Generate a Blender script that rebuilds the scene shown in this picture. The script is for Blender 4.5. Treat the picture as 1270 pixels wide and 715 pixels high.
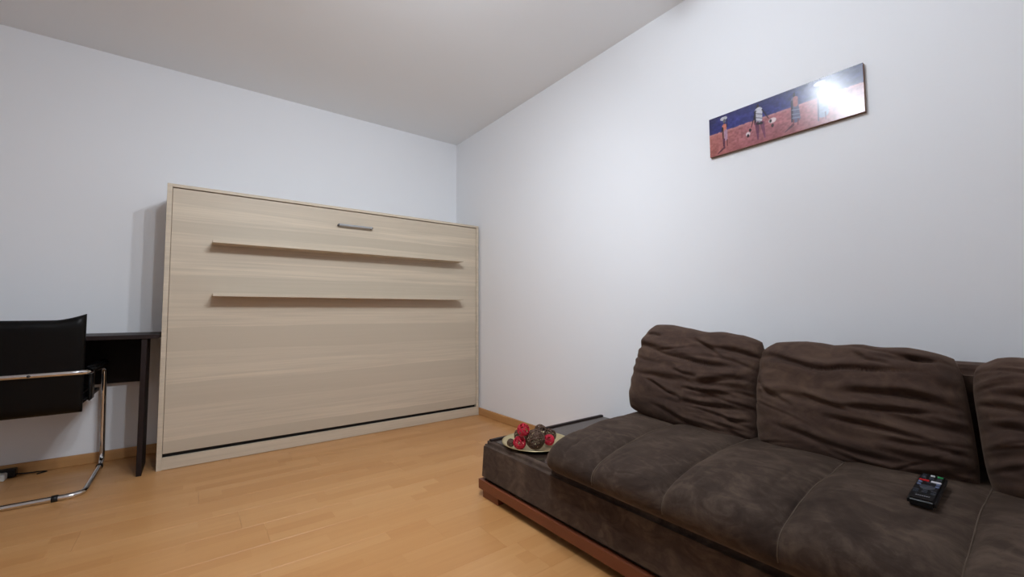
import bpy, bmesh, math, random
import numpy as np
from mathutils import Vector, Matrix

for o in list(bpy.data.objects):
    bpy.data.objects.remove(o)
scene = bpy.context.scene
C = scene.collection

# ---------------------------------------------------------------- camera
# room frame: back wall y=0, right wall x=0, floor z=0 (metres)
F_PX, YAW, PITCH, ROLL = 524.73, 0.6466, 0.0558, -0.0048
CAM = Vector((-1.9897, -3.5136, 0.8704))
fwd0 = Vector((math.sin(YAW), math.cos(YAW), 0)); right0 = Vector((math.cos(YAW), -math.sin(YAW), 0)); up0 = Vector((0, 0, 1))
fw = fwd0*math.cos(PITCH) + up0*math.sin(PITCH)
uu = -fwd0*math.sin(PITCH) + up0*math.cos(PITCH)
rr = right0*math.cos(ROLL) + uu*math.sin(ROLL)
up = -right0*math.sin(ROLL) + uu*math.cos(ROLL)
cam_data = bpy.data.cameras.new('camera'); cam = bpy.data.objects.new('camera', cam_data); C.objects.link(cam)
m = Matrix((rr, up, -fw)).transposed().to_4x4(); m.translation = CAM
cam.matrix_world = m
cam_data.sensor_fit = 'HORIZONTAL'; cam_data.sensor_width = 36.0
cam_data.lens = 36.0*F_PX/1270.0
cam_data.clip_start = 0.02
scene.camera = cam

# ---------------------------------------------------------------- world, exposure
w = bpy.data.worlds.new('world'); scene.world = w; w.use_nodes = True
w.node_tree.nodes['Background'].inputs[0].default_value = (0.5, 0.55, 0.6, 1)
w.node_tree.nodes['Background'].inputs[1].default_value = 0.05
vs = scene.view_settings
vs.view_transform = 'Standard'; vs.look = 'None'; vs.gamma = 1.0; vs.use_curve_mapping = False
vs.exposure = 0.0
BULB_STRENGTH = 1080.0
SPOT_WATTS = 27.0
SPOT_AIM = (-1.05, -0.55, 0.35)
BULB_COLOR = (0.88, 0.965, 1.06)
BULBS = [(-1.18, -2.65, 2.24), (-1.45, -2.715, 2.18), (-1.74, -2.78, 2.12)]

# ---------------------------------------------------------------- helpers
def s2l(r, g, b):
    f = lambda c: (c/255/12.92) if c/255 <= 0.04045 else ((c/255+0.055)/1.055)**2.4
    return (f(r), f(g), f(b), 1.0)

def link(name, me, mat=None, parent=None, smooth=False):
    o = bpy.data.objects.new(name, me); C.objects.link(o)
    if mat is not None and not me.materials: me.materials.append(mat)
    if parent is not None: o.parent = parent
    if smooth:
        me.polygons.foreach_set('use_smooth', [True]*len(me.polygons))
    return o

def from_bm(name, bm, mat, parent=None, smooth=False):
    me = bpy.data.meshes.new(name); bm.normal_update(); bm.to_mesh(me); bm.free()
    return link(name, me, mat, parent, smooth)

def box(bm, lo, hi):
    v = [bm.verts.new((x, y, z)) for z in (lo[2], hi[2]) for y in (lo[1], hi[1]) for x in (lo[0], hi[0])]
    for f in ((0,2,3,1),(4,5,7,6),(0,1,5,4),(2,6,7,3),(0,4,6,2),(1,3,7,5)):
        bm.faces.new([v[i] for i in f])
    return v

def bbox(name, lo, hi, mat, parent=None, bevel=0.0, seg=2, origin=None):
    """bevelled box as one object; lo/hi in parent's (or world) frame"""
    bm = bmesh.new(); box(bm, lo, hi)
    if bevel:
        bmesh.ops.bevel(bm, geom=list(bm.edges), offset=bevel, segments=seg, affect='EDGES', profile=0.5)
    bmesh.ops.recalc_face_normals(bm, faces=bm.faces)
    return from_bm(name, bm, mat, parent, smooth=bool(bevel and seg > 1 and False))

def tube(bm, pts, r, n=12, closed=False, caps=True):
    pts = [Vector(p) for p in pts]; N = len(pts); rings = []
    t0 = None; nrm = None
    for i, p in enumerate(pts):
        if closed: t = (pts[(i+1) % N]-pts[i-1]).normalized()
        else: t = (pts[min(i+1, N-1)]-pts[max(i-1, 0)]).normalized()
        if nrm is None:
            a = Vector((0, 0, 1)) if abs(t.z) < 0.9 else Vector((1, 0, 0))
            nrm = t.cross(a).normalized()
        else:
            nrm = (nrm - t*nrm.dot(t)).normalized()
        b = t.cross(nrm)
        rad = r[i] if isinstance(r, (list, tuple)) else r
        rings.append([bm.verts.new(p + (nrm*math.cos(2*math.pi*k/n) + b*math.sin(2*math.pi*k/n))*rad) for k in range(n)])
    M = N if closed else N-1
    for i in range(M):
        A, B = rings[i], rings[(i+1) % N]
        for k in range(n):
            bm.faces.new((A[k], A[(k+1) % n], B[(k+1) % n], B[k]))
    if caps and not closed:
        bm.faces.new(rings[0][::-1]); bm.faces.new(rings[-1])

def fillet(pts, rad, n=6):
    """round the corners of a polyline"""
    pts = [Vector(p) for p in pts]; out = [pts[0]]
    for i in range(1, len(pts)-1):
        p = pts[i]; a = pts[i-1]-p; b = pts[i+1]-p
        d = min(rad, a.length*0.49, b.length*0.49)
        A = p + a.normalized()*d; B = p + b.normalized()*d
        for k in range(n+1):
            t = k/n
            out.append(A*(1-t)**2 + p*2*t*(1-t) + B*t*t)
    out.append(pts[-1]); return out

def lathe(bm, prof, n=48, center=(0, 0, 0)):
    cx, cy, cz = center; rings = []
    for r, z in prof:
        if r < 1e-6: rings.append([bm.verts.new((cx, cy, cz+z))])
        else: rings.append([bm.verts.new((cx+r*math.cos(2*math.pi*k/n), cy+r*math.sin(2*math.pi*k/n), cz+z)) for k in range(n)])
    for A, B in zip(rings, rings[1:]):
        for k in range(n):
            a = [A[k % len(A)], A[(k+1) % len(A)], B[(k+1) % len(B)], B[k % len(B)]]
            u = []
            for v in a:
                if v not in u: u.append(v)
            if len(u) > 2: bm.faces.new(u)

def grid_obj(name, V, mat, parent=None, wrap_u=False, flip=False):
    """V: (nu,nv,3) array -> smooth grid mesh"""
    nu, nv = V.shape[:2]
    idx = np.arange(nu*nv).reshape(nu, nv)
    if wrap_u: idx = np.vstack([idx, idx[:1]])
    a, b, c, d = idx[:-1, :-1], idx[1:, :-1], idx[1:, 1:], idx[:-1, 1:]
    f = np.stack([a, b, c, d], -1).reshape(-1, 4)
    if flip: f = f[:, ::-1]
    me = bpy.data.meshes.new(name); me.from_pydata(V.reshape(-1, 3).tolist(), [], f.tolist()); me.update()
    return link(name, me, mat, parent, smooth=True)

def empty(name, loc, label=None, cat=None, group=None, kind=None):
    o = bpy.data.objects.new(name, None); C.objects.link(o); o.location = loc; o.empty_display_size = 0.05
    tag(o, label, cat, group, kind); return o

def tag(o, label=None, cat=None, group=None, kind=None):
    if label: o['label'] = label
    if cat: o['category'] = cat
    if group: o['group'] = group
    if kind: o['kind'] = kind
    return o

# value noise for geometry
def vnoise2(x, y, seed):
    rng = np.random.RandomState(seed); T = rng.rand(64, 64)*2-1
    xi = np.floor(x).astype(int); yi = np.floor(y).astype(int); xf = x-xi; yf = y-yi
    s = lambda t: t*t*(3-2*t)
    g = lambda i, j: T[i % 64, j % 64]
    u, v = s(xf), s(yf)
    return (g(xi, yi)*(1-u)+g(xi+1, yi)*u)*(1-v) + (g(xi, yi+1)*(1-u)+g(xi+1, yi+1)*u)*v

# ---------------------------------------------------------------- node helper
class NT:
    def __init__(s, name):
        s.mat = bpy.data.materials.new(name); s.mat.use_nodes = True
        s.t = s.mat.node_tree; s.n = s.t.nodes; s.l = s.t.links
        s.b = s.n['Principled BSDF']
    def node(s, kind, **kw):
        n = s.n.new(kind)
        for k, v in kw.items():
            if k.startswith('i_'):
                key = k[2:]; key = int(key) if key.isdigit() else key.replace('_', ' ')
                s.put(n.inputs[key], v)
            else: setattr(n, k, v)
        return n
    def put(s, inp, v):
        if hasattr(v, 'is_output'): s.l.new(v, inp)
        else: inp.default_value = v
    def math(s, op, a, b=0.0, c=None):
        n = s.n.new('ShaderNodeMath'); n.operation = op
        s.put(n.inputs[0], a); s.put(n.inputs[1], b)
        if c is not None: s.put(n.inputs[2], c)
        return n.outputs[0]
    def mix(s, fac, a, b, blend='MIX'):
        n = s.n.new('ShaderNodeMix'); n.data_type = 'RGBA'; n.blend_type = blend
        s.put(n.inputs[0], fac); s.put(n.inputs[6], a); s.put(n.inputs[7], b)
        return n.outputs[2]
    def coord(s, which='Object'):
        return s.n.new('ShaderNodeTexCoord').outputs[which]
    def mapping(s, vec, scale=(1, 1, 1), loc=(0, 0, 0), rot=(0, 0, 0)):
        n = s.n.new('ShaderNodeMapping'); s.l.new(vec, n.inputs[0])
        n.inputs[1].default_value = loc; n.inputs[2].default_value = rot; n.inputs[3].default_value = scale
        return n.outputs[0]
    def noise(s, vec, scale=5, detail=4, rough=0.5, dist=0.0):
        n = s.n.new('ShaderNodeTexNoise'); s.l.new(vec, n.inputs['Vector'])
        n.inputs['Scale'].default_value = scale; n.inputs['Detail'].default_value = detail
        n.inputs['Roughness'].default_value = rough; n.inputs['Distortion'].default_value = dist
        return n.outputs['Fac']
    def ramp(s, fac, stops, interp='LINEAR'):
        n = s.n.new('ShaderNodeValToRGB'); s.l.new(fac, n.inputs[0]); r = n.color_ramp; r.interpolation = interp
        while len(r.elements) < len(stops): r.elements.new(0.5)
        for e, (p, c) in zip(r.elements, stops):
            e.position = p; e.color = c if len(c) == 4 else (*c, 1)
        return n.outputs[0]
    def bump(s, h, strength=0.2, dist=0.01):
        n = s.n.new('ShaderNodeBump'); s.put(n.inputs['Height'], h)
        n.inputs['Strength'].default_value = strength; n.inputs['Distance'].default_value = dist
        s.l.new(n.outputs[0], s.b.inputs['Normal'])
    def set(s, **kw):
        for k, v in kw.items(): s.put(s.b.inputs[k.replace('_', ' ')], v)
        return s

def plain(name, col, rough=0.5, metal=0.0, spec=0.5, noise=0.06, scale=30, bump=0.0, coat=0.0):
    t = NT(name); co = t.coord('Object')
    n = t.noise(co, scale, 3)
    dark = tuple(c*(1-noise) for c in col[:3])+(1,); lite = tuple(min(1, c*(1+noise)) for c in col[:3])+(1,)
    t.set(Base_Color=t.mix(n, dark, lite), Roughness=rough, Metallic=metal, Specular_IOR_Level=spec, Coat_Weight=coat)
    if bump: t.bump(t.noise(co, scale*3, 4), bump, 0.002)
    return t.mat

# ---------------------------------------------------------------- materials
def wall_mat(name, col):
    t = NT(name); co = t.coord('Object')
    big = t.noise(co, 1.3, 3, 0.6); fine = t.noise(co, 160, 2)
    t.set(Base_Color=t.mix(big, tuple(c*0.975 for c in col[:3])+(1,), col), Roughness=0.85, Specular_IOR_Level=0.25)
    t.bump(t.math('ADD', t.math('MULTIPLY', fine, 0.4), t.noise(co, 22, 3)), 0.06, 0.004)
    return t.mat
M_WALL = wall_mat('white_wall_paint', s2l(240, 240, 242))
M_CEIL = wall_mat('white_ceiling_paint', s2l(244, 245, 246))

def floor_mat():
    t = NT('beech_laminate'); co = t.coord('Object')
    sep = t.node('ShaderNodeSeparateXYZ'); t.l.new(co, sep.inputs[0]); x, y = sep.outputs[0], sep.outputs[1]
    rnd = t.node('ShaderNodeObjectInfo').outputs['Random']
    sy = t.math('FLOOR', t.math('DIVIDE', t.math('ADD', y, 0.095), 0.06334))
    wn = t.node('ShaderNodeTexWhiteNoise', noise_dimensions='2D')
    cb = t.node('ShaderNodeCombineXYZ'); t.put(cb.inputs[0], sy); t.put(cb.inputs[1], t.math('MULTIPLY', rnd, 91.7)); t.l.new(cb.outputs[0], wn.inputs['Vector'])
    blk = t.math('FLOOR', t.math('DIVIDE', t.math('ADD', x, t.math('MULTIPLY', wn.outputs['Value'], 0.43)), 0.43))
    wn2 = t.node('ShaderNodeTexWhiteNoise', noise_dimensions='3D')
    cb2 = t.node('ShaderNodeCombineXYZ'); t.put(cb2.inputs[0], blk); t.put(cb2.inputs[1], sy); t.put(cb2.inputs[2], t.math('MULTIPLY', rnd, 57.3)); t.l.new(cb2.outputs[0], wn2.inputs['Vector'])
    tone = wn2.outputs['Value']
    cb3 = t.node('ShaderNodeCombineXYZ'); t.put(cb3.inputs[0], t.math('MULTIPLY', x, 2.2)); t.put(cb3.inputs[1], t.math('MULTIPLY', y, 42)); t.put(cb3.inputs[2], t.math('ADD', t.math('MULTIPLY', tone, 37), t.math('MULTIPLY', rnd, 19)))
    grain = t.noise(cb3.outputs[0], 1.0, 5, 0.6, 0.6)
    fac = t.math('ADD', t.math('MULTIPLY', tone, 0.44), t.math('MULTIPLY', grain, 0.62))
    col = t.ramp(fac, [(0.1, s2l(188, 132, 78)), (0.5, s2l(197, 143, 89)), (0.95, s2l(208, 157, 104))])
    t.set(Base_Color=col, Roughness=t.math('ADD', 0.27, t.math('MULTIPLY', grain, 0.12)), Specular_IOR_Level=0.5)
    t.bump(grain, 0.03, 0.002)
    return t.mat
M_FLOOR = floor_mat()
M_SUB = plain('floor_underlay', s2l(90, 66, 45), 0.8)

def wood_mat(name, c0, c1, axis='x', rough=0.4, dens=40, coat=0.0, spec=0.5):
    t = NT(name); co = t.coord('Object')
    sc = {'x': (1.6, dens, dens), 'y': (dens, 1.6, dens), 'z': (dens, dens, 1.6)}[axis]
    g = t.noise(t.mapping(co, sc), 1.0, 5, 0.6, 0.5)
    t.set(Base_Color=t.mix(g, c0, c1), Roughness=rough, Coat_Weight=coat, Specular_IOR_Level=spec)
    t.bump(g, 0.05, 0.001); return t.mat
M_BASEB_X = wood_mat('baseboard_wood_back', s2l(176, 126, 76), s2l(200, 152, 98), 'x', 0.4)
M_BASEB_Y = wood_mat('baseboard_wood_side', s2l(176, 126, 76), s2l(200, 152, 98), 'y', 0.4)

def bed_mat(name, banded):
    t = NT(name); co = t.coord('Object')
    sep = t.node('ShaderNodeSeparateXYZ'); t.l.new(co, sep.inputs[0]); z = sep.outputs[2]
    wob = t.noise(t.mapping(co, (0.7, 1, 3)), 1.0, 4, 0.55, 0.3)
    zz = t.math('ADD', z, t.math('MULTIPLY', t.math('SUBTRACT', wob, 0.5), 0.06))
    base = s2l(206, 190, 168)
    if banded:
        stops = [0.0, 0.15, 0.25, 0.34, 0.47, 0.565, 0.65, 0.7875, 0.89, 1.0, 1.10, 1.19, 1.26, 1.345, 1.4175, 1.51]
        tones = [0.82, 1.02, 0.96, 0.86, 1.04, 0.95, 0.84, 1.02, 0.96, 0.88, 1.07, 0.93, 1.02, 0.86, 1.06, 0.95]
        col = t.ramp(t.math('DIVIDE', zz, 1.62), [(a/1.62, tuple(min(1, c*k) for c in base[:3])) for a, k in zip(stops, tones)], 'CONSTANT')
        # within each band the tone drifts upward towards the next board edge
        drift = t.noise(t.mapping(co, (0.35, 1, 9)), 1.0, 2, 0.5)
        col = t.mix(t.math('MULTIPLY', drift, 0.2), col, tuple(c*0.88 for c in base[:3])+(1,))
    else:
        col = base
    g = t.noise(t.mapping(co, (1.3, 70, 70)), 1.0, 6, 0.65, 0.8)
    g2 = t.noise(t.mapping(co, (0.8, 22, 22)), 1.0, 3, 0.5, 1.2)
    gm = t.math('ADD', t.math('MULTIPLY', g, 0.6), t.math('MULTIPLY', g2, 0.4))
    col = t.mix(t.ramp(gm, [(0.34, (0, 0, 0)), (0.60, (1, 1, 1))]), tuple(c*0.82 for c in base[:3])+(1,), col)
    t.set(Base_Color=col, Roughness=0.5, Specular_IOR_Level=0.35)
    t.bump(g, 0.04, 0.001); return t.mat
M_BED = bed_mat('ash_laminate_board', True)
M_BEDEDGE = bed_mat('ash_laminate_edge', False)
M_BLACK = plain('gap_shade_black', s2l(16, 14, 13), 0.6)
M_STEEL = plain('satin_steel', s2l(176, 177, 180), 0.45, 0.55)
M_STEELD = plain('dark_steel', s2l(70, 68, 68), 0.4, 0.8)
M_WENGE = wood_mat('wenge_laminate', s2l(26, 17, 16), s2l(40, 27, 25), 'x', 0.5, spec=0.25)
M_WENGED = wood_mat('dark_wenge_panel', s2l(14, 10, 10), s2l(22, 15, 14), 'x', 0.5, spec=0.2)
M_CHROME = plain('chrome', s2l(215, 215, 216), 0.08, 1.0, noise=0.02)
M_LEATHER = plain('black_leather', s2l(8, 7, 7), 0.42, 0, 0.18, 0.15, 60, 0.2)
M_BLKPL = plain('black_plastic', s2l(14, 14, 15), 0.38, 0, 0.4)
M_WHTPL = plain('white_plastic', s2l(222, 222, 218), 0.4, noise=0.02)
M_GOLD = plain('champagne_metal', s2l(196, 182, 140), 0.38, 0.75, noise=0.05)
M_WRED = plain('red_wicker', s2l(190, 22, 52), 0.55, 0, 0.4, 0.25, 60)
M_WBRN = plain('brown_wicker', s2l(82, 57, 42), 0.6, 0, 0.4, 0.35, 60)
M_PLINTH = wood_mat('reddish_brown_wood', s2l(104, 54, 32), s2l(126, 68, 42), 'y', 0.4)
M_SOFATOP = plain('dark_brown_lacquer', s2l(50, 38, 32), 0.22, 0, 0.5, 0.1, 8)

def suede(name, c0, c1, c2, stretch=(1, 1, 1), patch=6.0, patchamt=0.6):
    t = NT(name); co = t.coord('Object')
    p = t.noise(t.mapping(co, stretch), patch, 5, 0.62, 0.9)
    streak = t.noise(t.mapping(co, (9, 5, 9), rot=(0.3, 0.2, 0.7)), 2.2, 4, 0.6, 2.0)
    k = t.math('ADD', t.math('MULTIPLY', p, patchamt), t.math('MULTIPLY', streak, 1-patchamt))
    col = t.ramp(k, [(0.36, c0), (0.5, c1), (0.66, c2)])
    t.set(Base_Color=col, Roughness=0.9, Specular_IOR_Level=0.15, Sheen_Weight=0.25, Sheen_Roughness=0.5, Sheen_Tint=s2l(170, 145, 125))
    t.bump(t.math('ADD', t.noise(co, 300, 2), t.math('MULTIPLY', streak, 1.5)), 0.12, 0.002)
    return t.mat
M_SUEDE = suede('brown_suede_seat', s2l(45, 35, 30), s2l(59, 47, 40), s2l(84, 70, 60))
M_SUEDEB = suede('brown_suede_back', s2l(56, 42, 36), s2l(70, 53, 45), s2l(88, 69, 57), (1, .6, 2))
M_SEAM = plain('seam_thread', s2l(92, 78, 66), 0.8, 0, 0.2)
M_SUEDEF = suede('brown_suede_base', s2l(52, 40, 34), s2l(70, 56, 48), s2l(96, 80, 68))

# ================================================================ SETTING
XL, YN, H = -4.0, -4.75, 2.4793
def structure(o): o['kind'] = 'structure'; return o
structure(bbox('wall_back', (XL-0.1, 0, 0), (0.1, 0.1, H), M_WALL))
structure(bbox('wall_right', (0, YN-0.1, 0), (0.1, 0, H), M_WALL))
structure(bbox('wall_left', (XL-0.1, YN-0.1, 0), (XL, 0, H), M_WALL))
structure(bbox('wall_near', (XL, YN-0.1, 0), (0, YN, H), M_WALL))
structure(bbox('ceiling', (XL-0.1, YN-0.1, H), (0.1, 0.1, H+0.1), M_CEIL))
floor = structure(bbox('floor', (XL-0.1, YN-0.1, -0.06), (0.1, 0.1, -0.0105), M_SUB))

# laminate planks, each a piece of the floor
PW, PL = 0.19, 1.285
rng = random.Random(4)
plank_meshes = {}
def plank_mesh(L, Wd):
    key = (round(L, 3), round(Wd, 3))
    if key in plank_meshes: return plank_meshes[key]
    bm = bmesh.new(); g = 0.0002; c = 0.0004
    a, b = L/2-g, Wd/2-g
    prof = [(a, b, -0.01), (a, b, -c), (a-c, b-c, 0.0)]
    rings = [[bm.verts.new((sx*px, sy*py, z)) for sx, sy in ((-1, -1), (1, -1), (1, 1), (-1, 1))] for px, py, z in prof]
    for A, B in zip(rings, rings[1:]):
        for k in range(4): bm.faces.new((A[k], A[(k+1) % 4], B[(k+1) % 4], B[k]))
    bm.faces.new(rings[-1]); bm.faces.new(rings[0][::-1])
    me = bpy.data.meshes.new('plank'); bm.to_mesh(me); bm.free(); me.materials.append(M_FLOOR)
    plank_meshes[key] = me; return me
known = {0: -1.94, 1: -2.32, 3: -1.725, 4: -2.07}
y0 = -0.873
for k in range(-5, 24):
    yt = min(y0-PW*k, 0.0); yb = max(y0-PW*(k+1), YN)
    if yt-yb < 0.02: continue
    j = known.get(k, None)
    if j is None: j = -rng.uniform(0, PL)
    xs = sorted({XL, 0.0} | {round(j+i*PL, 4) for i in range(-5, 6) if XL+0.08 < j+i*PL < -0.08})
    for xa, xb in zip(xs, xs[1:]):
        p = link('plank', plank_mesh(xb-xa, yt-yb), None, floor)
        p.location = ((xa+xb)/2, (yt+yb)/2, 0)

def baseboard(name, lo, hi, mat):
    return structure(bbox(name, lo, hi, mat, bevel=0.004, seg=2))
baseboard('baseboard_back', (XL, -0.015, 0), (0, -0.0005, 0.06), M_BASEB_X)
baseboard('baseboard_right', (-0.015, YN, 0), (-0.0005, -0.016, 0.06), M_BASEB_Y)
baseboard('baseboard_left', (XL+0.0005, YN, 0), (XL+0.015, -0.016, 0.06), M_BASEB_Y)
baseboard('baseboard_near', (XL+0.016, YN+0.0005, 0), (-0.016, YN+0.015, 0.06), M_BASEB_X)

# ================================================================ CEILING LAMP (three globes on a bar)
lamp = empty('ceiling_lamp', (-1.457, -2.715, H), 'three-bulb ceiling lamp on a slim satin steel bar', 'lamp')
def inl(p): return (p[0]+1.457, p[1]+2.715, p[2]-H)
bm = bmesh.new(); lathe(bm, [(0, 0), (0.06, 0), (0.06, -0.022), (0.052, -0.028), (0, -0.028)], 32)
from_bm('canopy', bm, M_STEEL, lamp, True)
bm = bmesh.new(); a, b = Vector(inl(BULBS[0])), Vector(inl(BULBS[2])); a.z = b.z = -0.075
dd = (b-a).normalized(); tube(bm, [a-dd*0.04, b+dd*0.04], 0.011, 12); tube(bm, [(0, 0, -0.02), (0, 0, -0.075)], 0.009, 12)
from_bm('bar', bm, M_STEEL, lamp, False)
M_GLOW = NT('lit_opal_globe'); M_GLOW.set(Base_Color=(0.9, 0.9, 0.9, 1), Emission_Color=(*BULB_COLOR, 1), Emission_Strength=BULB_STRENGTH); M_GLOW = M_GLOW.mat
for p in BULBS:
    q = Vector(inl(p))
    hs = -0.075-q.z
    bm = bmesh.new(); lathe(bm, [(0, hs), (0.006, hs), (0.006, 0.10), (0.010, 0.075), (0.011, 0.045), (0.011, 0.014), (0, 0.014)], 24, q)
    h = from_bm('lamp_holder', bm, M_STEEL, lamp, True)
    bm = bmesh.new(); bmesh.ops.create_uvsphere(bm, u_segments=24, v_segments=16, radius=0.018); bmesh.ops.translate(bm, verts=bm.verts, vec=q)
    from_bm('bulb', bm, M_GLOW, lamp, True)
    ld = bpy.data.lights.new('added_fill_spot', 'SPOT'); ld.energy = SPOT_WATTS; ld.color = BULB_COLOR; ld.spot_size = math.radians(142); ld.spot_blend = 1.0; ld.shadow_soft_size = 0.022  # extra spot added at each bulb to brighten bed, corner and floor
    aim = (Vector(SPOT_AIM)-Vector(p)).normalized(); lo_ = bpy.data.objects.new('added_fill_spot', ld); C.objects.link(lo_)
    lo_.parent = lamp; lo_.location = q+aim*0.06; lo_.rotation_euler = aim.to_track_quat('-Z', 'Y').to_euler()

# ================================================================ MURPHY BED
bx0, bx1, byf, BH = -2.125, -0.0165, -0.42, 1.62
bed = empty('folding_wall_bed', (0, 0, 0), 'pale ash wood folding wall bed standing closed against the white wall', 'bed')
tp = 0.024
bbox('side_panel', (bx0, byf, 0), (bx0+tp, -0.017, BH), M_BEDEDGE, bed, 0.0008, 1)
bbox('side_panel', (bx1-tp, byf, 0), (bx1, -0.017, BH), M_BEDEDGE, bed, 0.0008, 1)
bbox('top_panel', (bx0+tp, byf, BH-0.018), (bx1-tp, -0.017, BH), M_BEDEDGE, bed, 0.0008, 1)
bbox('plinth', (bx0+tp, byf+0.001, 0.002), (bx1-tp, byf+0.02, 0.068), M_BEDEDGE, bed, 0.0008, 1)
bbox('back_panel', (bx0+tp, -0.03, 0.07), (bx1-tp, -0.02, BH-0.018), M_BEDEDGE, bed)
bbox('gap_shade_strip', (bx0+tp, byf+0.028, 0.06), (bx1-tp, byf+0.04, 0.125), M_BLACK, bed)  # black strip stands in for the shade inside the open gap
bbox('front_panel', (bx0+tp+0.0014, byf+0.006, 0.0885), (bx1-tp-0.0014, byf+0.026, BH-0.018-0.005), M_BED, bed, 0.0015, 1)
def pix(u, v, axis, val):
    d = rr*((u-635)/F_PX) - up*((v-357.5)/F_PX) + fw
    return tuple(CAM + d*((val-CAM[axis])/d[axis]))
SHD = 0.112
for (ua, va), (ub, vb) in (((264, 296.5), (575.3, 324.3)), ((264, 364.5), (575.5, 370.8))):
    A_, B_ = pix(ua, va, 1, byf-SHD), pix(ub, vb, 1, byf-SHD); z = (A_[2]+B_[2])/2
    bbox('shelf', (A_[0], byf-SHD, z-0.009), (B_[0], byf+0.0065, z+0.008), M_BED, bed, 0.0008, 1)
bm = bmesh.new(); tube(bm, [(-1.185, byf-0.022, 1.4885), (-0.955, byf-0.022, 1.4885)], 0.0085, 14)
hdl = from_bm('handle', bm, M_STEEL, bed, False); hdl['label'] = 'brushed steel bar handle'
for x in (-1.185, -0.955):
    bm = bmesh.new(); tube(bm, [(x, byf+0.008, 1.4885), (x, byf-0.024, 1.4885)], 0.0075, 12)
    from_bm('handle_post', bm, M_STEELD, hdl, False)

# ================================================================ DESK
desk = empty('desk', (0, 0, 0), 'dark brown wooden desk against the wall beside the wall bed', 'desk')
dx0, dx1 = -3.45, -2.131
bbox('desk_top', (dx0, -0.46, 0.735), (dx1, -0.016, 0.757), M_WENGE, desk, 0.0012, 1)
for x in (-2.206, -3.40):
    bbox('leg', (x, -0.45, 0), (x+0.023, -0.19, 0.735), M_WENGE, desk, 0.001, 1)
bbox('back_panel', (-3.377, -0.036, 0.458), (-2.215, -0.018, 0.735), M_WENGED, desk, 0.001, 1)

# ================================================================ CHAIR
ch = empty('cantilever_chair', (-2.645, -0.34, 0), 'black leather cantilever chair with chrome tube frame at the desk', 'chair')
hw = 0.262; r = 0.0125          # half width of the tube frame; local frame: +y towards the desk
yr, yf = -0.27, 0.262
side = []
def mir(pts): return [(-x, y, z) for x, y, z in pts]
# right half from middle of rear floor bar to middle of the rear cross bar
half = [(0, yr, r), (hw, yr, r), (hw, yf, r), (hw-0.008, yf, 0.572), (hw-0.002, yr+0.02, 0.588), (0, yr+0.005, 0.586)]
h1 = fillet(half, 0.065, 8)
full = [Vector(p) for p in mir(h1)][::-1]
full = full[:-1] + h1           # closed loop through both ends
bm = bmesh.new(); loop = full[:-1]
tube(bm, loop, r, 14, closed=True)
from_bm('frame', bm, M_CHROME, ch, True)
for s in (-1, 1):
    bm = bmesh.new(); tube(bm, [(s*0.158, yr, r), (s*0.180, yr, r)], r+0.003, 14); from_bm('floor_glide', bm, M_BLKPL, ch, True)
    bm = bmesh.new(); tube(bm, [(s*hw, yf-0.09, r), (s*hw, yf-0.065, r)], r+0.003, 14); from_bm('floor_glide', bm, M_BLKPL, ch, True)
    # black arm pad on top of the arm tube
    bm = bmesh.new(); box(bm, (s*(hw-0.003)-0.026, yr+0.09, 0.583), (s*(hw-0.003)+0.022, yf-0.05, 0.612))
    bmesh.ops.bevel(bm, geom=list(bm.edges), offset=0.009, segments=3, affect='EDGES')
    from_bm('arm_pad', bm, M_LEATHER, ch, True)
# upholstered backrest: slightly curved slab, upper corners flared
nu, nv = 33, 25
def slab(front):
    V = np.zeros((nu, nv, 3))
    for i in range(nu):
        u = -1+2*i/(nu-1)
        for j in range(nv):
            v = j/(nv-1)
            z = 0.392 + v*(0.842-0.392) + (0.030*max(0, abs(u)-0.55)**1.6/0.45**1.6)*v**3 - 0.004*math.cos(u*4)*0
            ex = 1-max(0, abs(u)-0.93)/0.07
            edge = min(1, (1-abs(u))/0.07, (v)/0.06, (1-v)/0.06); th = 0.006+0.022*math.sqrt(max(0, edge))
            yc = -0.215 - 0.03*(v-0.3) - 0.012*(1-u*u)
            V[i, j] = (u*(0.236+0.004*v), yc + (th if front else -th), z)
    return V
Vf, Vb = slab(True), slab(False)
ring = np.concatenate([Vb, Vf[:, ::-1]], axis=1)
ring = np.concatenate([ring, ring[:, :1]], axis=1)
o = grid_obj('backrest', ring, M_LEATHER, ch)
bm = bmesh.new(); bm.from_mesh(o.data); bmesh.ops.remove_doubles(bm, verts=bm.verts, dist=1e-5); bmesh.ops.holes_fill(bm, edges=bm.edges, sides=0)
bmesh.ops.recalc_face_normals(bm, faces=bm.faces); bm.to_mesh(o.data); bm.free()
o.data.polygons.foreach_set('use_smooth', [True]*len(o.data.polygons))
bm = bmesh.new(); box(bm, (-0.243, -0.21, 0.415), (0.243, yf-0.03, 0.475))
bmesh.ops.bevel(bm, geom=list(bm.edges), offset=0.022, segments=4, affect='EDGES'); from_bm('seat', bm, M_LEATHER, ch, True)
for s in (-1, 1):     # flat black brackets that carry seat and back
    bm = bmesh.new(); box(bm, (s*0.248-0.006, -0.13, 0.43), (s*0.248+0.006, -0.03, 0.58)); bmesh.ops.bevel(bm, geom=list(bm.edges), offset=0.004, segments=2, affect='EDGES')
    from_bm('bracket', bm, M_BLKPL, ch, True)
bm = bmesh.new(); lathe(bm, [(0, 0.0), (0.006, 0.0), (0.006, 0.003), (0, 0.005)], 12)
bmesh.ops.rotate(bm, verts=bm.verts, cent=(0, 0, 0), matrix=Matrix.Rotation(math.radians(90), 3, 'X')); bmesh.ops.translate(bm, verts=bm.verts, vec=(0.065, yr+0.006-r, 0.5865))
from_bm('screw', bm, M_STEELD, ch, True)

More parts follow.
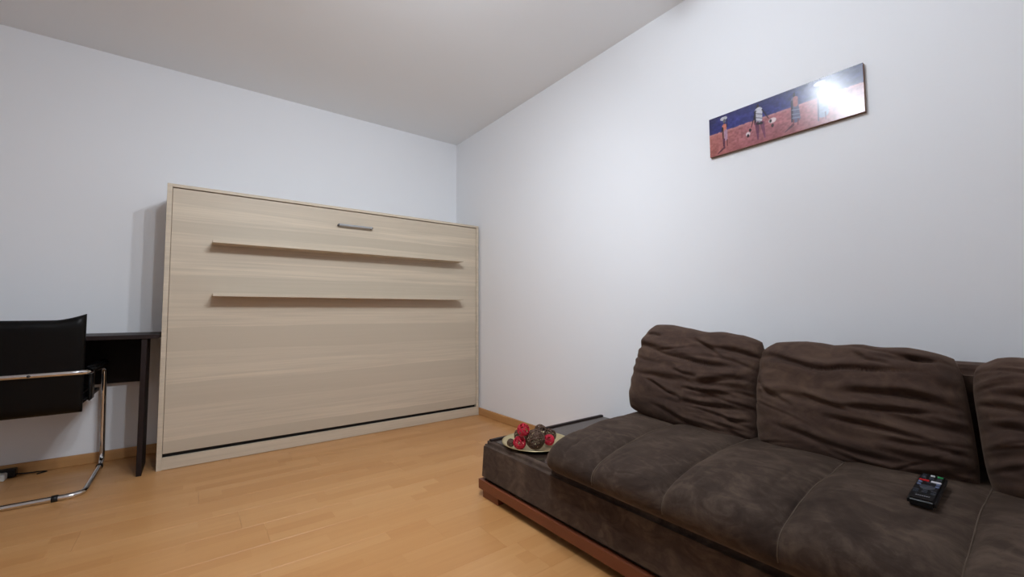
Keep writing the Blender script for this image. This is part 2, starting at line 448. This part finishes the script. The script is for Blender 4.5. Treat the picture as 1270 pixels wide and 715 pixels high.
# ================================================================ POWER STRIP AND ADAPTER
ps = empty('power_strip', (-2.815, -0.085, 0), 'white plastic power strip on the floor behind the chair', 'power strip')
bbox('body', (-0.068, -0.026, 0), (0.068, 0.026, 0.036), M_WHTPL, ps, 0.008, 3)
for k in range(2):
    bm = bmesh.new(); lathe(bm, [(0.019, 0.0362), (0.021, 0.0372), (0.021, 0.0362)], 20, (-0.033+k*0.066, 0, 0)); from_bm('socket', bm, M_WHTPL, ps, True)
ad = empty('power_adapter', (-2.79, -0.037, 0), 'black power adapter with cable lying by the baseboard', 'adapter')
bbox('body', (-0.05, -0.019, 0), (0.07, 0.019, 0.046), M_BLKPL, ad, 0.006, 3)
bm = bmesh.new(); tube(bm, fillet([(0.065, 0, 0.014), (0.10, 0.004, 0.008), (0.15, 0.012, 0.0035), (0.19, 0.0, 0.0035), (0.15, -0.03, 0.0035)], 0.03, 6), 0.0032, 8)
from_bm('cable', bm, M_BLKPL, ad, True)

# ================================================================ SOFA
SX0, SY0, SY1 = -0.872, -1.768, -4.55      # front face, far end, near end
sofa = empty('sofa', (0, 0, 0), 'long dark brown suede sofa with a built-in side table end', 'sofa')
# upholstered base (soft corners, front and far faces lean in a little towards the top)
bm = bmesh.new()
v = box(bm, (SX0, SY1, 0.078), (-0.045, SY0, 0.259))
for q in v:
    if q.co.z > 0.2:
        if q.co.x < -0.5: q.co.x += 0.005
        if q.co.y > -3: q.co.y -= 0.012
bmesh.ops.bevel(bm, geom=list(bm.edges), offset=0.02, segments=5, affect='EDGES')
bmesh.ops.recalc_face_normals(bm, faces=bm.faces)
def wn(o):
    o.modifiers.new('wn', 'WEIGHTED_NORMAL').weight = 100; return o
wn(from_bm('base', bm, M_SUEDEF, sofa, True))
bbox('table_rim', (SX0+0.03, -1.826, 0.255), (-0.05, -1.806, 0.2675), M_WENGE, sofa, 0.003, 2)
tt = bbox('table_top', (SX0+0.042, -2.62, 0.252), (-0.06, -1.826, 0.2605), M_SOFATOP, sofa, 0.001, 1); tt['label'] = 'dark glossy inset table top'
pl = bbox('plinth', (SX0-0.004, SY1, 0.036), (SX0+0.016, SY0+0.004, 0.080), M_PLINTH, sofa, 0.003, 2); pl['label'] = 'reddish brown wooden plinth strip'
bbox('plinth', (SX0+0.016, SY0-0.016, 0.036), (-0.045, SY0+0.004, 0.080), M_PLINTH, sofa, 0.003, 2)
for fx in (SX0+0.006, -0.16):
    for fy in (-1.912, -3.2, -4.45):
        bbox('foot', (fx, fy, 0), (fx+0.10, fy+0.125, 0.04), M_PLINTH, sofa, 0.002, 1)

# seat mattress: quilted channels, one cross-section swept along y
prof = np.array([(-0.10, 0.262), (-0.45, 0.262), (-0.80, 0.263), (-0.875, 0.266), (-0.905, 0.280), (-0.921, 0.303), (-0.920, 0.328),
                 (-0.905, 0.348), (-0.875, 0.362), (-0.81, 0.379), (-0.71, 0.397), (-0.57, 0.408), (-0.42, 0.409), (-0.25, 0.410), (-0.12, 0.405), (-0.095, 0.38), (-0.09, 0.30), (-0.10, 0.262)])
def resample(P, n, it=2):
    Q = P.copy()
    for _ in range(it):       # chaikin
        A = Q[:-1]*0.75+Q[1:]*0.25; B = Q[:-1]*0.25+Q[1:]*0.75
        Q = np.vstack([Q[:1], np.stack([A, B], 1).reshape(-1, 2), Q[-1:]])
    d = np.r_[0, np.cumsum(np.linalg.norm(np.diff(Q, axis=0), axis=1))]; t = np.linspace(0, d[-1], n)
    return np.stack([np.interp(t, d, Q[:, 0]), np.interp(t, d, Q[:, 1])], 1)
NP = 120
pr = resample(prof, NP)[:-1]
tan = np.roll(pr, -1, 0)-np.roll(pr, 1, 0); tan /= np.linalg.norm(tan, axis=1)[:, None]
nrm = np.stack([-tan[:, 1], tan[:, 0]], 1)
ctr = np.array([-0.5, 0.335])
if ((pr-ctr)*nrm).sum() < 0: nrm = -nrm
seams = [-2.205, -2.50, -2.787, -3.085, -3.37, -3.655, -3.94, -4.225, -4.51]
NY = 520
ys = np.linspace(seams[0], seams[-1], NY)
V = np.zeros((NP-1, NY, 3))
top = np.clip((pr[:, 1]-0.285)/0.06, 0, 1)*np.clip((-0.12-pr[:, 0])/0.08, 0, 1)      # how much the quilting shows
for j, y in enumerate(ys):
    k = max(i for i in range(len(seams)-1) if y <= seams[i]+1e-9)
    s = (seams[k]-y)/(seams[k]-seams[k+1]); s = min(max(s, 0), 1)
    puff = (max(0, 1-abs(2*s-1)**2.6))**0.62
    off = (puff*(0.036-0.024*np.clip((pr[:, 0]+0.80)/0.35, 0, 1))-0.006)*top
    P2 = pr + nrm*off[:, None]
    rise = np.clip((-y-2.5)/0.6, 0, 1)*0.016
    P2 = P2.copy(); P2[:, 1] += rise*np.clip((P2[:, 1]-0.27)/0.1, 0, 1)
    e = seams[0]-y
    if e < 0.10:              # closed soft far end
        q = math.sqrt(max(0, 1-(1-e/0.10)**2)); q = max(q, 0.02)
        P2 = np.stack([P2[:, 0]*1.0, 0.264+(P2[:, 1]-0.264)*(0.10+0.90*q)], 1)
        P2[:, 0] = np.where(P2[:, 0] < -0.8, -0.8+(P2[:, 0]+0.8)*(0.25+0.75*q), P2[:, 0])
    V[:, j, 0] = P2[:, 0]; V[:, j, 2] = P2[:, 1]
    V[:, j, 1] = y - 0.055*np.clip((-P2[:, 0]-0.35)/0.55, 0, 1)*max(0, 1-e/0.6)
X, Y, Z = V[..., 0], V[..., 1], V[..., 2]
lump = 0.0045*vnoise2(X*7+3, Y*7, 5)+0.002*vnoise2(X*22, Y*22, 6)
# small pull creases near the front ends of the seams
cr = np.zeros_like(X)
rg = np.random.RandomState(8)
for sy_ in seams[1:5]:
    for _ in range(9):
        cx, cy = -0.93+rg.rand()*0.25, sy_+rg.uniform(-0.10, 0.10); an = math.atan2(sy_-cy, -0.2)+rg.uniform(-0.5, 0.5); L = rg.uniform(0.04, 0.10)
        dx, dy = X-cx, Y-cy; a_ = dx*math.cos(an)+dy*math.sin(an); b_ = -dx*math.sin(an)+dy*math.cos(an)
        cr -= 0.0022*np.exp(-(a_/L)**2-(b_/0.0055)**2)
for _ in range(16):
    cx, cy = -0.92+rg.rand()*0.3, -2.24-rg.rand()*0.22; an = rg.uniform(0.2, 0.9); L = rg.uniform(0.06, 0.14)
    dx, dy = X-cx, Y-cy; a_ = dx*math.cos(an)+dy*math.sin(an); b_ = -dx*math.sin(an)+dy*math.cos(an)
    cr -= 0.0024*np.exp(-(a_/L)**2-(b_/0.006)**2)
V[..., 2] += (lump+cr)*top[:, None]
seat = grid_obj('seat_cushion', V, M_SUEDE, sofa, wrap_u=True)
bm = bmesh.new(); bm.from_mesh(seat.data); bmesh.ops.holes_fill(bm, edges=[e for e in bm.edges if e.is_boundary], sides=0); bmesh.ops.recalc_face_normals(bm, faces=bm.faces); bm.to_mesh(seat.data); bm.free()
seat.data.polygons.foreach_set('use_smooth', [True]*len(seat.data.polygons))
# stitched seam threads in the channels
for k in range(1, len(seams)-1):
    j = int(np.argmin(abs(ys-seams[k])))
    sel = [i for i in range(NP-1) if top[i] > 0.05]
    bm = bmesh.new(); tube(bm, [V[i, j] + np.array((nrm[i, 0]*0.0005, 0, nrm[i, 1]*0.0005)) for i in sel], 0.0016, 6)
    st = from_bm('seam', bm, M_SEAM, seat, True)

# backrest behind the loose cushions
bm = bmesh.new(); box(bm, (-0.215, SY1, 0.25), (-0.05, -2.36, 0.712)); bmesh.ops.bevel(bm, geom=list(bm.edges), offset=0.03, segments=4, affect='EDGES')
wn(from_bm('backrest', bm, M_SUEDEB, sofa, True))

# loose crumpled back cushions
def cushion(name, TL, TR, BR, BL, T, seed, topcurve=None, nfold=30, nu=220, nv=130, bias=0.7, parent=None, creases=()):
    TL, TR, BR, BL = map(np.array, (TL, TR, BR, BL))
    rg = np.random.RandomState(seed)
    a = np.linspace(-1, 1, nu); b = np.linspace(-1, 1, nv)
    a = np.sin(a*math.pi/2)*0.35+a*0.65; b = np.sin(b*math.pi/2)*0.35+b*0.65
    U, W = np.meshgrid(a, b, indexing='ij')
    x = U*(1-0.055*np.abs(W)**5); y = W*(1-0.085*np.abs(U)**6)
    s = (x+1)/2; t = (y+1)/2          # t: 0 bottom, 1 top
    P = (TL[None, None]*(1-s)[..., None]+TR*s[..., None])*t[..., None] + (BL*(1-s)[..., None]+BR*s[..., None])*(1-t)[..., None]
    if topcurve is not None:
        P[..., 2] += np.interp(s, topcurve[0], topcurve[1])*np.clip(t, 0, 1)**3
    n = np.cross(TR-TL, BL-TL); n /= np.linalg.norm(n)
    if n[0] > 0: n = -n
    hh = (np.maximum(0, 1-np.abs(U)**4.2))**0.5*(np.maximum(0, 1-np.abs(W)**3.0))**0.5
    edge = np.minimum(1, hh*1.6)
    # wrinkles: long soft folds starting at the ends, dying out towards the middle
    ww = np.linalg.norm(TR-TL); wh = np.linalg.norm(TL-BL)
    px, py = s*ww, t*wh
    D = np.zeros_like(s)
    for i in range(nfold):
        right = rg.rand() < bias
        cy = rg.uniform(0.04, 0.96)*wh; L = rg.uniform(0.10, 0.38)*ww; sl = rg.normal(0, 0.16); cv = rg.uniform(-0.9, 0.9)
        cx = (ww*rg.uniform(0.72, 1.0)) if right else ww*rg.uniform(0.0, 0.45)
        dx = px-cx; yy = cy+sl*dx+cv*dx*dx; wd = rg.uniform(0.003, 0.012); am = wd*rg.uniform(0.8, 1.35)
        d = py-yy; lon = np.exp(-(dx/L)**2)
        D += lon*am*(-np.exp(-(d/wd)**2)+0.75*np.exp(-((d-1.9*wd)/(1.6*wd))**2))
    D += 0.011*vnoise2(px*7+seed, py*9, seed+1) + 0.0012*vnoise2(px*22+seed, py*40, seed+2)
    for pts, wd, am in creases:
        pl = np.array([(a_*ww, b_*wh) for a_, b_ in pts]); bestd = np.full(s.shape, 9.0); sgn = np.zeros(s.shape); lon = np.zeros(s.shape)
        # smooth the polyline, then take the nearest sample
        tt_ = np.linspace(0, 1, 60); kk = np.linspace(0, 1, len(pl)); cx_ = np.interp(tt_, kk, pl[:, 0]); cy_ = np.interp(tt_, kk, pl[:, 1])
        ker = np.ones(9)/9; cy_ = np.convolve(np.pad(cy_, 4, 'edge'), ker, 'valid')
        for q_, x_, y_ in zip(tt_, cx_, cy_):
            d_ = np.hypot(px-x_, py-y_); m_ = d_ < bestd
            bestd = np.where(m_, d_, bestd); sgn = np.where(m_, np.sign(py-y_), sgn); lon = np.where(m_, min(1, q_*4, (1-q_)*5), lon)
        sd_ = bestd*sgn
        D += lon*am*(-1.2*np.exp(-(sd_/wd)**2)+0.9*np.exp(-((sd_-2.0*wd)/(1.8*wd))**2)+0.25*np.exp(-((sd_+2.5*wd)/(2*wd))**2))
    # gathers along both side seams
    for sd in (0.0, 1.0):
        D += 0.005*np.sin(py*120+3*vnoise2(px*12, py*12, seed+4))*np.exp(-(np.abs(s-sd)*ww/0.05)**2)
    fr = P + n*(T*hh + D*edge)[..., None]
    bk = P - n*(T*0.75*hh)[..., None]
    # outline wobble
    wob = 0.006*vnoise2(px*14, py*14, seed+9)
    fr[..., 2] += wob; bk[..., 2] += wob
    N = nu*nv; idx = np.arange(N).reshape(nu, nv); inner = np.zeros((nu, nv), bool); inner[1:-1, 1:-1] = True
    bidx = idx.copy(); bidx[inner] = N+np.arange(inner.sum())
    verts = np.vstack([fr.reshape(-1, 3), bk[inner]])
    q = lambda I, fl: np.stack([I[:-1, :-1], I[1:, :-1], I[1:, 1:], I[:-1, 1:]], -1).reshape(-1, 4)[:, ::(-1 if fl else 1)]
    me = bpy.data.meshes.new(name); me.from_pydata(verts.tolist(), [], np.vstack([q(idx, False), q(bidx, True)]).tolist()); me.update()
    bm = bmesh.new(); bm.from_mesh(me); bmesh.ops.recalc_face_normals(bm, faces=bm.faces); bm.to_mesh(me); bm.free()
    return link(name, me, M_SUEDEB, parent, True)

xt, xb = -0.24, -0.365
cushion('back_cushion', pix(806, 403, 0, xt), pix(951, 418, 0, xt), pix(940, 566, 0, xb), pix(778, 508, 0, xb), 0.105, 11,
        ([0, .1, .3, .6, .85, 1], [-.01, .012, .004, -.004, .004, -.008]), nfold=16, creases=[([(0.122, 0.716), (0.338, 0.652), (0.698, 0.629), (0.899, 0.647)], 0.008, 0.011), ([(0.424, 0.526), (0.525, 0.507), (0.64, 0.517)], 0.006, 0.008), ([(0.511, 0.362), (0.698, 0.4), (0.885, 0.434)], 0.006, 0.01), ([(0.482, 0.25), (0.669, 0.276), (0.971, 0.336)], 0.007, 0.011), ([(0.194, 0.379), (0.353, 0.336), (0.518, 0.279)], 0.006, 0.009), ([(0.626, 0.457), (0.784, 0.526), (0.971, 0.603)], 0.008, 0.012), ([(0.525, 0.871), (0.669, 0.802), (0.784, 0.707)], 0.007, 0.01), ([(0.266, 0.155), (0.554, 0.086), (0.928, 0.103)], 0.008, 0.009), ([(0.827, 0.19), (0.899, 0.224), (0.986, 0.259)], 0.005, 0.008), ([(0.094, 0.845), (0.165, 0.862), (0.266, 0.836)], 0.006, 0.008)], parent=sofa)
cushion('back_cushion', pix(944, 424, 0, xt), pix(1191, 436, 0, xt), pix(1224, 628, 0, xb-0.01), pix(940, 563, 0, xb), 0.115, 23,
        ([0, .12, .3, .45, .6, .8, 1], [-.015, .006, .008, -.004, .006, .0, -.01]), nfold=16, creases=[([(0.018, 0.851), (0.181, 0.81), (0.345, 0.752), (0.602, 0.752), (0.895, 0.802)], 0.009, 0.012), ([(0.497, 0.579), (0.673, 0.592), (0.942, 0.62)], 0.009, 0.014), ([(0.474, 0.476), (0.696, 0.476), (0.918, 0.509)], 0.006, 0.01), ([(0.298, 0.521), (0.439, 0.479), (0.567, 0.443)], 0.006, 0.009), ([(0.415, 0.388), (0.649, 0.35), (0.93, 0.311)], 0.007, 0.011), ([(0.018, 0.645), (0.099, 0.529), (0.275, 0.413)], 0.007, 0.009), ([(0.649, 0.273), (0.836, 0.289), (1.0, 0.264)], 0.006, 0.009), ([(0.556, 0.909), (0.626, 0.843), (0.754, 0.826)], 0.007, 0.01), ([(0.789, 0.909), (0.86, 0.876), (0.918, 0.884)], 0.006, 0.01), ([(0.123, 0.264), (0.415, 0.198), (0.766, 0.132)], 0.008, 0.008)], parent=sofa)
c3b = Vector(pix(1230, 628, 0, xb-0.01)); c3t = Vector(pix(1200, 444, 0, xt))
cushion('back_cushion', c3t, (xt, c3t.y-0.56, 0.735), (xb, c3b.y-0.56, 0.37), c3b, 0.115, 37,
        ([0, .1, .3, 1], [-.02, .004, .012, 0]), bias=0.3, parent=sofa)
cushion('back_cushion', (xt, -3.93, 0.735), (xt, -4.5, 0.735), (xb, -4.5, 0.40), (xb, -3.95, 0.40), 0.115, 41, nu=80, nv=60, parent=sofa)

# ================================================================ PLATE WITH WICKER BALLS
PC = (-0.70, -1.985, 0.2607)
bm = bmesh.new()
lathe(bm, [(0, 0.0), (0.115, 0.0), (0.125, 0.002), (0.152, 0.013), (0.158, 0.0145), (0.158, 0.0167), (0.150, 0.0155), (0.123, 0.0045), (0.113, 0.003), (0, 0.003)], 64)
plate = from_bm('plate', bm, M_GOLD, None, True); plate.location = PC
tag(plate, 'round champagne-gold plate holding wicker balls on the sofa end', 'plate')

def wicker_ball(R, mat, seed, loc, label, group):
    rg = random.Random(seed); bm = bmesh.new()
    for i in range(15 if R < 0.04 else 26):
        ax = Vector((rg.gauss(0, 1), rg.gauss(0, 1), rg.gauss(0, 1))).normalized()
        u = ax.orthogonal().normalized(); v_ = ax.cross(u); off = rg.uniform(-0.55, 0.55); ph = rg.uniform(0, 6.28); k = rg.choice((2, 3)); pts = []
        for j in range(26):
            t = 2*math.pi*j/26; h = off+0.16*math.sin(k*t+ph); rad = math.sqrt(max(0.05, 1-h*h))
            p = (u*math.cos(t)+v_*math.sin(t))*rad+ax*h
            pts.append(p.normalized()*(R-0.002-0.0018*rg.random()))
        tube(bm, pts, 0.0012+R*0.017, 5, closed=True)
    o = from_bm('wicker_ball', bm, mat, None, True); o.location = loc
    tag(o, label, 'decorative ball', group); return o
zb = PC[2]+0.0055
G = 'wicker balls on the gold plate'
balls = [
    # u, v (centre pixel), radius, material, centre height, label
    (664, 544.5, 0.044, M_WBRN, zb+0.044, 'largest brown wicker ball in the middle of the gold plate'),
    (644.5, 548.5, 0.030, M_WRED, zb+0.030, 'red wicker ball resting on the gold plate by its front rim'),
    (681, 545, 0.026, M_WRED, zb+0.028, 'small red wicker ball tucked against the seat cushion'),
    (682, 539, 0.031, M_WBRN, zb+0.034, 'brown wicker ball behind the small red one beside the seat cushion'),
    (646, 539, 0.033, M_WBRN, zb+0.036, 'brown wicker ball underneath the topmost red ball'),
    (649, 532.5, 0.029, M_WRED, zb+0.088, 'bright red wicker ball perched on top of the pile'),
    (670, 534, 0.032, M_WBRN, zb+0.034, 'brown wicker ball at the back of the pile'),
    (633.5, 548.5, 0.019, M_WBRN, zb+0.020, 'smallest brown wicker ball at the open rim of the plate'),
]
for i, (u, v_, R, mt, zc, lab) in enumerate(balls):
    wicker_ball(R, mt, 100+i, pix(u, v_, 2, zc), lab, G)

# ================================================================ REMOTE CONTROL
REM = (-0.60, -3.288)
rem = empty('remote_control', (-0.545, -3.292, 0.44), 'black remote control with coloured buttons lying on the brown seat', 'remote control')
L2, W2, T2 = 0.093, 0.0235, 0.009
bm = bmesh.new(); box(bm, (-L2, -W2, -T2), (L2, W2, T2)); bmesh.ops.bevel(bm, geom=list(bm.edges), offset=0.005, segments=3, affect='EDGES')
from_bm('body', bm, M_BLKPL, rem, False)
def flat(name, cx, cy, sx, sy, mat, h=0.0022):
    bm = bmesh.new(); box(bm, (cx-sx, cy-sy, T2-0.001), (cx+sx, cy+sy, T2+h)); bmesh.ops.bevel(bm, geom=list(bm.edges), offset=min(sx, sy, h)*0.4, segments=2, affect='EDGES')
    return from_bm(name, bm, mat, rem, False)
M_BR = plain('red_button', s2l(205, 40, 45), 0.4); M_BW = plain('white_button', s2l(220, 218, 222), 0.4); M_BG = plain('green_button', s2l(60, 150, 90), 0.4)
M_BK = plain('grey_button', s2l(58, 60, 68), 0.35); M_BL = plain('silver_print', s2l(150, 150, 155), 0.4); M_BB = plain('blue_grey_print', s2l(110, 120, 150), 0.4)
# local +x = far end (towards the back cushion), +y = left
flat('button', 0.073, 0.014, 0.004, 0.004, M_BK); flat('button', 0.075, 0.000, 0.003, 0.004, M_BW); flat('button', 0.074, -0.013, 0.003, 0.005, M_BG)
for y_ in (0.014, 0.0, -0.013): flat('button', 0.056, y_, 0.008, 0.004, M_BK)
flat('button', 0.036, 0.0105, 0.0035, 0.009, M_BR)['label'] = 'red button'; flat('button', 0.034, -0.0105, 0.0035, 0.009, M_BW)['label'] = 'white button'
for y_ in (0.0155, 0.0, -0.0155): flat('button', 0.021, y_, 0.0035, 0.0035, M_BB if y_ else M_BK)
for y_ in (0.0155, -0.0155): flat('button', 0.004, y_, 0.0035, 0.0035, M_BB)
bm = bmesh.new(); lathe(bm, [(0.013, T2-0.001), (0.013, T2+0.002), (0.011, T2+0.0026), (0.007, T2+0.0018), (0, T2+0.0018)], 28, (-0.010, 0, 0)); from_bm('navigation_ring', bm, M_BK, rem, True)
for x_ in (-0.034, -0.047):
    for y_ in (0.0145, 0.0, -0.0145): flat('button', x_, y_, 0.0035, 0.0045, M_BK)
for k in range(7): flat('brand_print', -0.068, 0.0105-k*0.0035, 0.0016, 0.0012, M_BL, 0.0004)
dirx = Vector((0.22, 0.005, 0.012)).normalized(); up_ = Vector((0, 0, 1)); yl = up_.cross(dirx).normalized(); zz_ = dirx.cross(yl)
mm = Matrix((dirx, yl, zz_)).transposed().to_4x4()
from mathutils.bvhtree import BVHTree
bvh = BVHTree.FromPolygons([v.co for v in seat.data.vertices], [p.vertices for p in seat.data.polygons])
best = 0
for ix in range(-8, 9):
    for iy in range(-3, 4):
        loc = mm.to_3x3() @ Vector((ix/8*L2, iy/3*W2, -T2))
        hit = bvh.ray_cast(Vector((REM[0]+loc.x, REM[1]+loc.y, 1.0)), Vector((0, 0, -1)))
        if hit[0] is not None: best = max(best, hit[0].z-loc.z)
mm.translation = Vector((REM[0], REM[1], best+0.0003)); rem.matrix_world = mm

# ================================================================ PICTURE ON THE WALL
py0, py1, pz0, pz1 = -2.4932, -3.0833, 1.6073, 1.7946
PWD, PHT = py0-py1, pz1-pz0
pic = empty('wall_picture', (0, (py0+py1)/2, pz0), 'long narrow glossy painting of robed figures on the white wall', 'picture')
M_PEDGE = plain('picture_edge_board', s2l(120, 84, 62), 0.6)
bbox('board', (-0.0185, -PWD/2, 0), (-0.001, PWD/2, PHT), M_PEDGE, pic, 0.0008, 1)
nx, nz = 420, 134
sg = (np.arange(nx)/(nx-1))[:, None]*np.ones((1, nz)); tg = np.ones((nx, 1))*(np.arange(nz)/(nz-1))[None]   # s: 0 far(left) .. 1 near(right), t: 0 bottom..1 top
ASP = PWD/PHT
X_ = sg*ASP; Y_ = tg
def col(r, g, b): return np.array(s2l(r, g, b)[:3])
def blend(img, mask, c):
    mk = np.clip(mask, 0, 1)[..., None]; return img*(1-mk)+np.array(c)*mk
n1 = vnoise2(X_*7, Y_*9, 51); n2 = vnoise2(X_*20, Y_*26, 52); n3 = vnoise2(X_*3, Y_*14, 53)
sky = col(52, 56, 122)[None, None]*(1+0.30*n1+0.2*n3+0.12*n2)[..., None]
sky = blend(sky, np.clip((tg-0.75)/0.25, 0, 1)*0.55, col(48, 48, 74)); sky = blend(sky, np.clip((0.12-sg)/0.12, 0, 1)*0.5, col(40, 36, 66))
sky = blend(sky, np.clip((sg-0.55)/0.3, 0, 1)*0.55, col(70, 74, 104))
gr = col(168, 106, 112)[None, None]*(1+0.16*n1+0.14*n2)[..., None]
gr = blend(gr, np.clip((0.3-sg)/0.3, 0, 1)*0.6, col(186, 112, 96)); gr = blend(gr, np.clip((sg-0.6)/0.4, 0, 1)*0.8, col(206, 172, 180))
gr = blend(gr, np.clip((0.25-tg)/0.25, 0, 1)*0.35, col(150, 84, 84))
hz = 0.575+0.03*sg+0.008*n2
img = np.where((tg > hz)[..., None], sky, gr); img = blend(img, np.exp(-((tg-hz+0.02)/0.025)**2)*0.35, col(214, 160, 160))
def seg_mask(p, q, w0, w1):
    p = np.array(p, float); q = np.array(q, float); d = q-p
    t = np.clip(((X_-p[0])*d[0]+(Y_-p[1])*d[1])/(d@d), 0, 1)
    dist = np.hypot(X_-p[0]-t*d[0], Y_-p[1]-t*d[1]); wd = w0+(w1-w0)*t
    return np.clip((wd-dist)/0.012+0.5, 0, 1)
def ell(c, a, b): return np.clip((1-np.hypot((X_-c[0])/a, (Y_-c[1])/b))*min(a, b)/0.012+0.5, 0, 1)
DK = col(38, 24, 38); 
def fx(s): return s*ASP
# shadows on the ground
for s_, y_ in ((0.115, 0.09), (0.60, 0.12)): img = blend(img, seg_mask((fx(s_)-0.16, y_-0.05), (fx(s_), y_+0.06), 0.01, 0.03)*0.8, col(70, 44, 60))
# figure 1: slim woman carrying a bowl on her head
c = fx(0.125)
img = blend(img, seg_mask((c, 0.74), (c, 0.80), 0.022, 0.02), DK); img = blend(img, ell((c-0.02, 0.90), 0.085, 0.05)*(Y_ < 0.945), col(196, 196, 204)); img = blend(img, ell((c-0.005, 0.83), 0.04, 0.05), col(92, 92, 100))
img = blend(img, seg_mask((c-0.01, 0.70), (c-0.01, 0.42), 0.055, 0.05), col(200, 122, 104)); img = blend(img, seg_mask((c+0.02, 0.56), (c+0.02, 0.36), 0.045, 0.04), col(176, 140, 160))
img = blend(img, seg_mask((c-0.05, 0.66), (c-0.04, 0.20), 0.018, 0.012), DK); img = blend(img, seg_mask((c-0.03, 0.36), (c-0.02, 0.14), 0.03, 0.012), col(96, 54, 74)); img = blend(img, seg_mask((c+0.05, 0.34), (c+0.05, 0.18), 0.01, 0.008), DK)
img = blend(img, seg_mask((c-0.06, 0.68), (c-0.09, 0.56), 0.012, 0.01), DK); img = blend(img, seg_mask((c+0.05, 0.68), (c+0.06, 0.86), 0.012, 0.01), DK)
# figure 2: man in a white wrap carrying birds
c = fx(0.375)
img = blend(img, seg_mask((c, 0.86), (c, 0.92), 0.03, 0.022), DK); img = blend(img, seg_mask((c+0.01, 0.78), (c+0.02, 0.50), 0.085, 0.062), col(198, 196, 206))
for yy in (0.74, 0.64, 0.56): img = blend(img, seg_mask((c-0.06, yy), (c+0.09, yy-0.07), 0.008, 0.008), col(74, 62, 84))
img = blend(img, seg_mask((c-0.05, 0.80), (c-0.16, 0.44), 0.014, 0.009), DK); img = blend(img, seg_mask((c+0.09, 0.78), (c+0.22, 0.52), 0.014, 0.009), DK); img = blend(img, seg_mask((c-0.07, 0.78), (c-0.07, 0.48), 0.02, 0.02), DK)
img = blend(img, seg_mask((c-0.03, 0.48), (c-0.02, 0.10), 0.05, 0.014), col(108, 62, 88)); img = blend(img, seg_mask((c+0.08, 0.46), (c+0.13, 0.10), 0.05, 0.014), col(122, 72, 96)); img = blend(img, seg_mask((c-0.02, 0.48), (c+0.07, 0.46), 0.03, 0.03), DK)
img = blend(img, ell((c-0.24, 0.30), 0.05, 0.05), col(226, 206, 208)); img = blend(img, ell((c+0.30, 0.44), 0.08, 0.06), col(226, 206, 208))
for q in ((c-0.19, 0.38), (c-0.24, 0.26), (c+0.26, 0.44), (c+0.30, 0.32)): img = blend(img, ell(q, 0.028, 0.04), DK)
# figure 3: woman in a blue-grey robe
c = fx(0.615)
img = blend(img, seg_mask((c, 0.83), (c, 0.88), 0.028, 0.024), DK); img = blend(img, seg_mask((c, 0.74), (c+0.02, 0.30), 0.068, 0.085), col(98, 96, 124)); img = blend(img, seg_mask((c+0.02, 0.76), (c+0.02, 0.62), 0.05, 0.045), col(170, 110, 112))
img = blend(img, seg_mask((c-0.05, 0.72), (c-0.06, 0.26), 0.022, 0.018), col(48, 38, 60))
for yy in (0.52, 0.42, 0.34): img = blend(img, seg_mask((c-0.05, yy), (c+0.09, yy-0.03), 0.008, 0.008), col(140, 142, 168))
for dx in (-0.03, 0.06): img = blend(img, seg_mask((c+dx, 0.28), (c+dx-0.01, 0.16), 0.014, 0.01), col(120, 66, 78))
# figure 4: woman in a pale robe carrying a bowl
c = fx(0.775)
img = blend(img, ell((c-0.03, 0.90), 0.10, 0.05)*(Y_ < 0.95), col(190, 194, 208)); img = blend(img, seg_mask((c, 0.74), (c, 0.80), 0.028, 0.024), DK); img = blend(img, seg_mask((c, 0.68), (c+0.02, 0.24), 0.075, 0.10), col(150, 160, 182)); img = blend(img, seg_mask((c-0.06, 0.64), (c-0.07, 0.10), 0.016, 0.012), col(96, 92, 116)); img = blend(img, seg_mask((c+0.06, 0.24), (c+0.06, 0.10), 0.012, 0.01), col(110, 90, 110))
n4 = vnoise2(X_*45, Y_*45, 54)
img = np.clip(img*(0.9+0.12*n2+0.07*n4)[..., None], 0, 1)
Vp = np.zeros((nx, nz, 3)); Vp[..., 0] = -0.0188; Vp[..., 1] = PWD/2-0.0006-sg*(PWD-0.0012); Vp[..., 2] = 0.0006+tg*(PHT-0.0012)
t = NT('glossy_painted_print'); at = t.node('ShaderNodeVertexColor', layer_name='paint')
t.set(Base_Color=at.outputs[0], Roughness=0.215, Specular_IOR_Level=0.6); t.bump(t.noise(t.coord('Object'), 40, 4), 0.04, 0.003)
pr_ = grid_obj('painted_print', Vp, t.mat, pic)
if pr_.data.polygons[0].normal.x > 0: pr_.data.flip_normals()
ca = pr_.data.color_attributes.new('paint', 'FLOAT_COLOR', 'POINT')
ca.data.foreach_set('color', np.concatenate([img, np.ones((nx, nz, 1))], -1).reshape(-1).astype(np.float32))
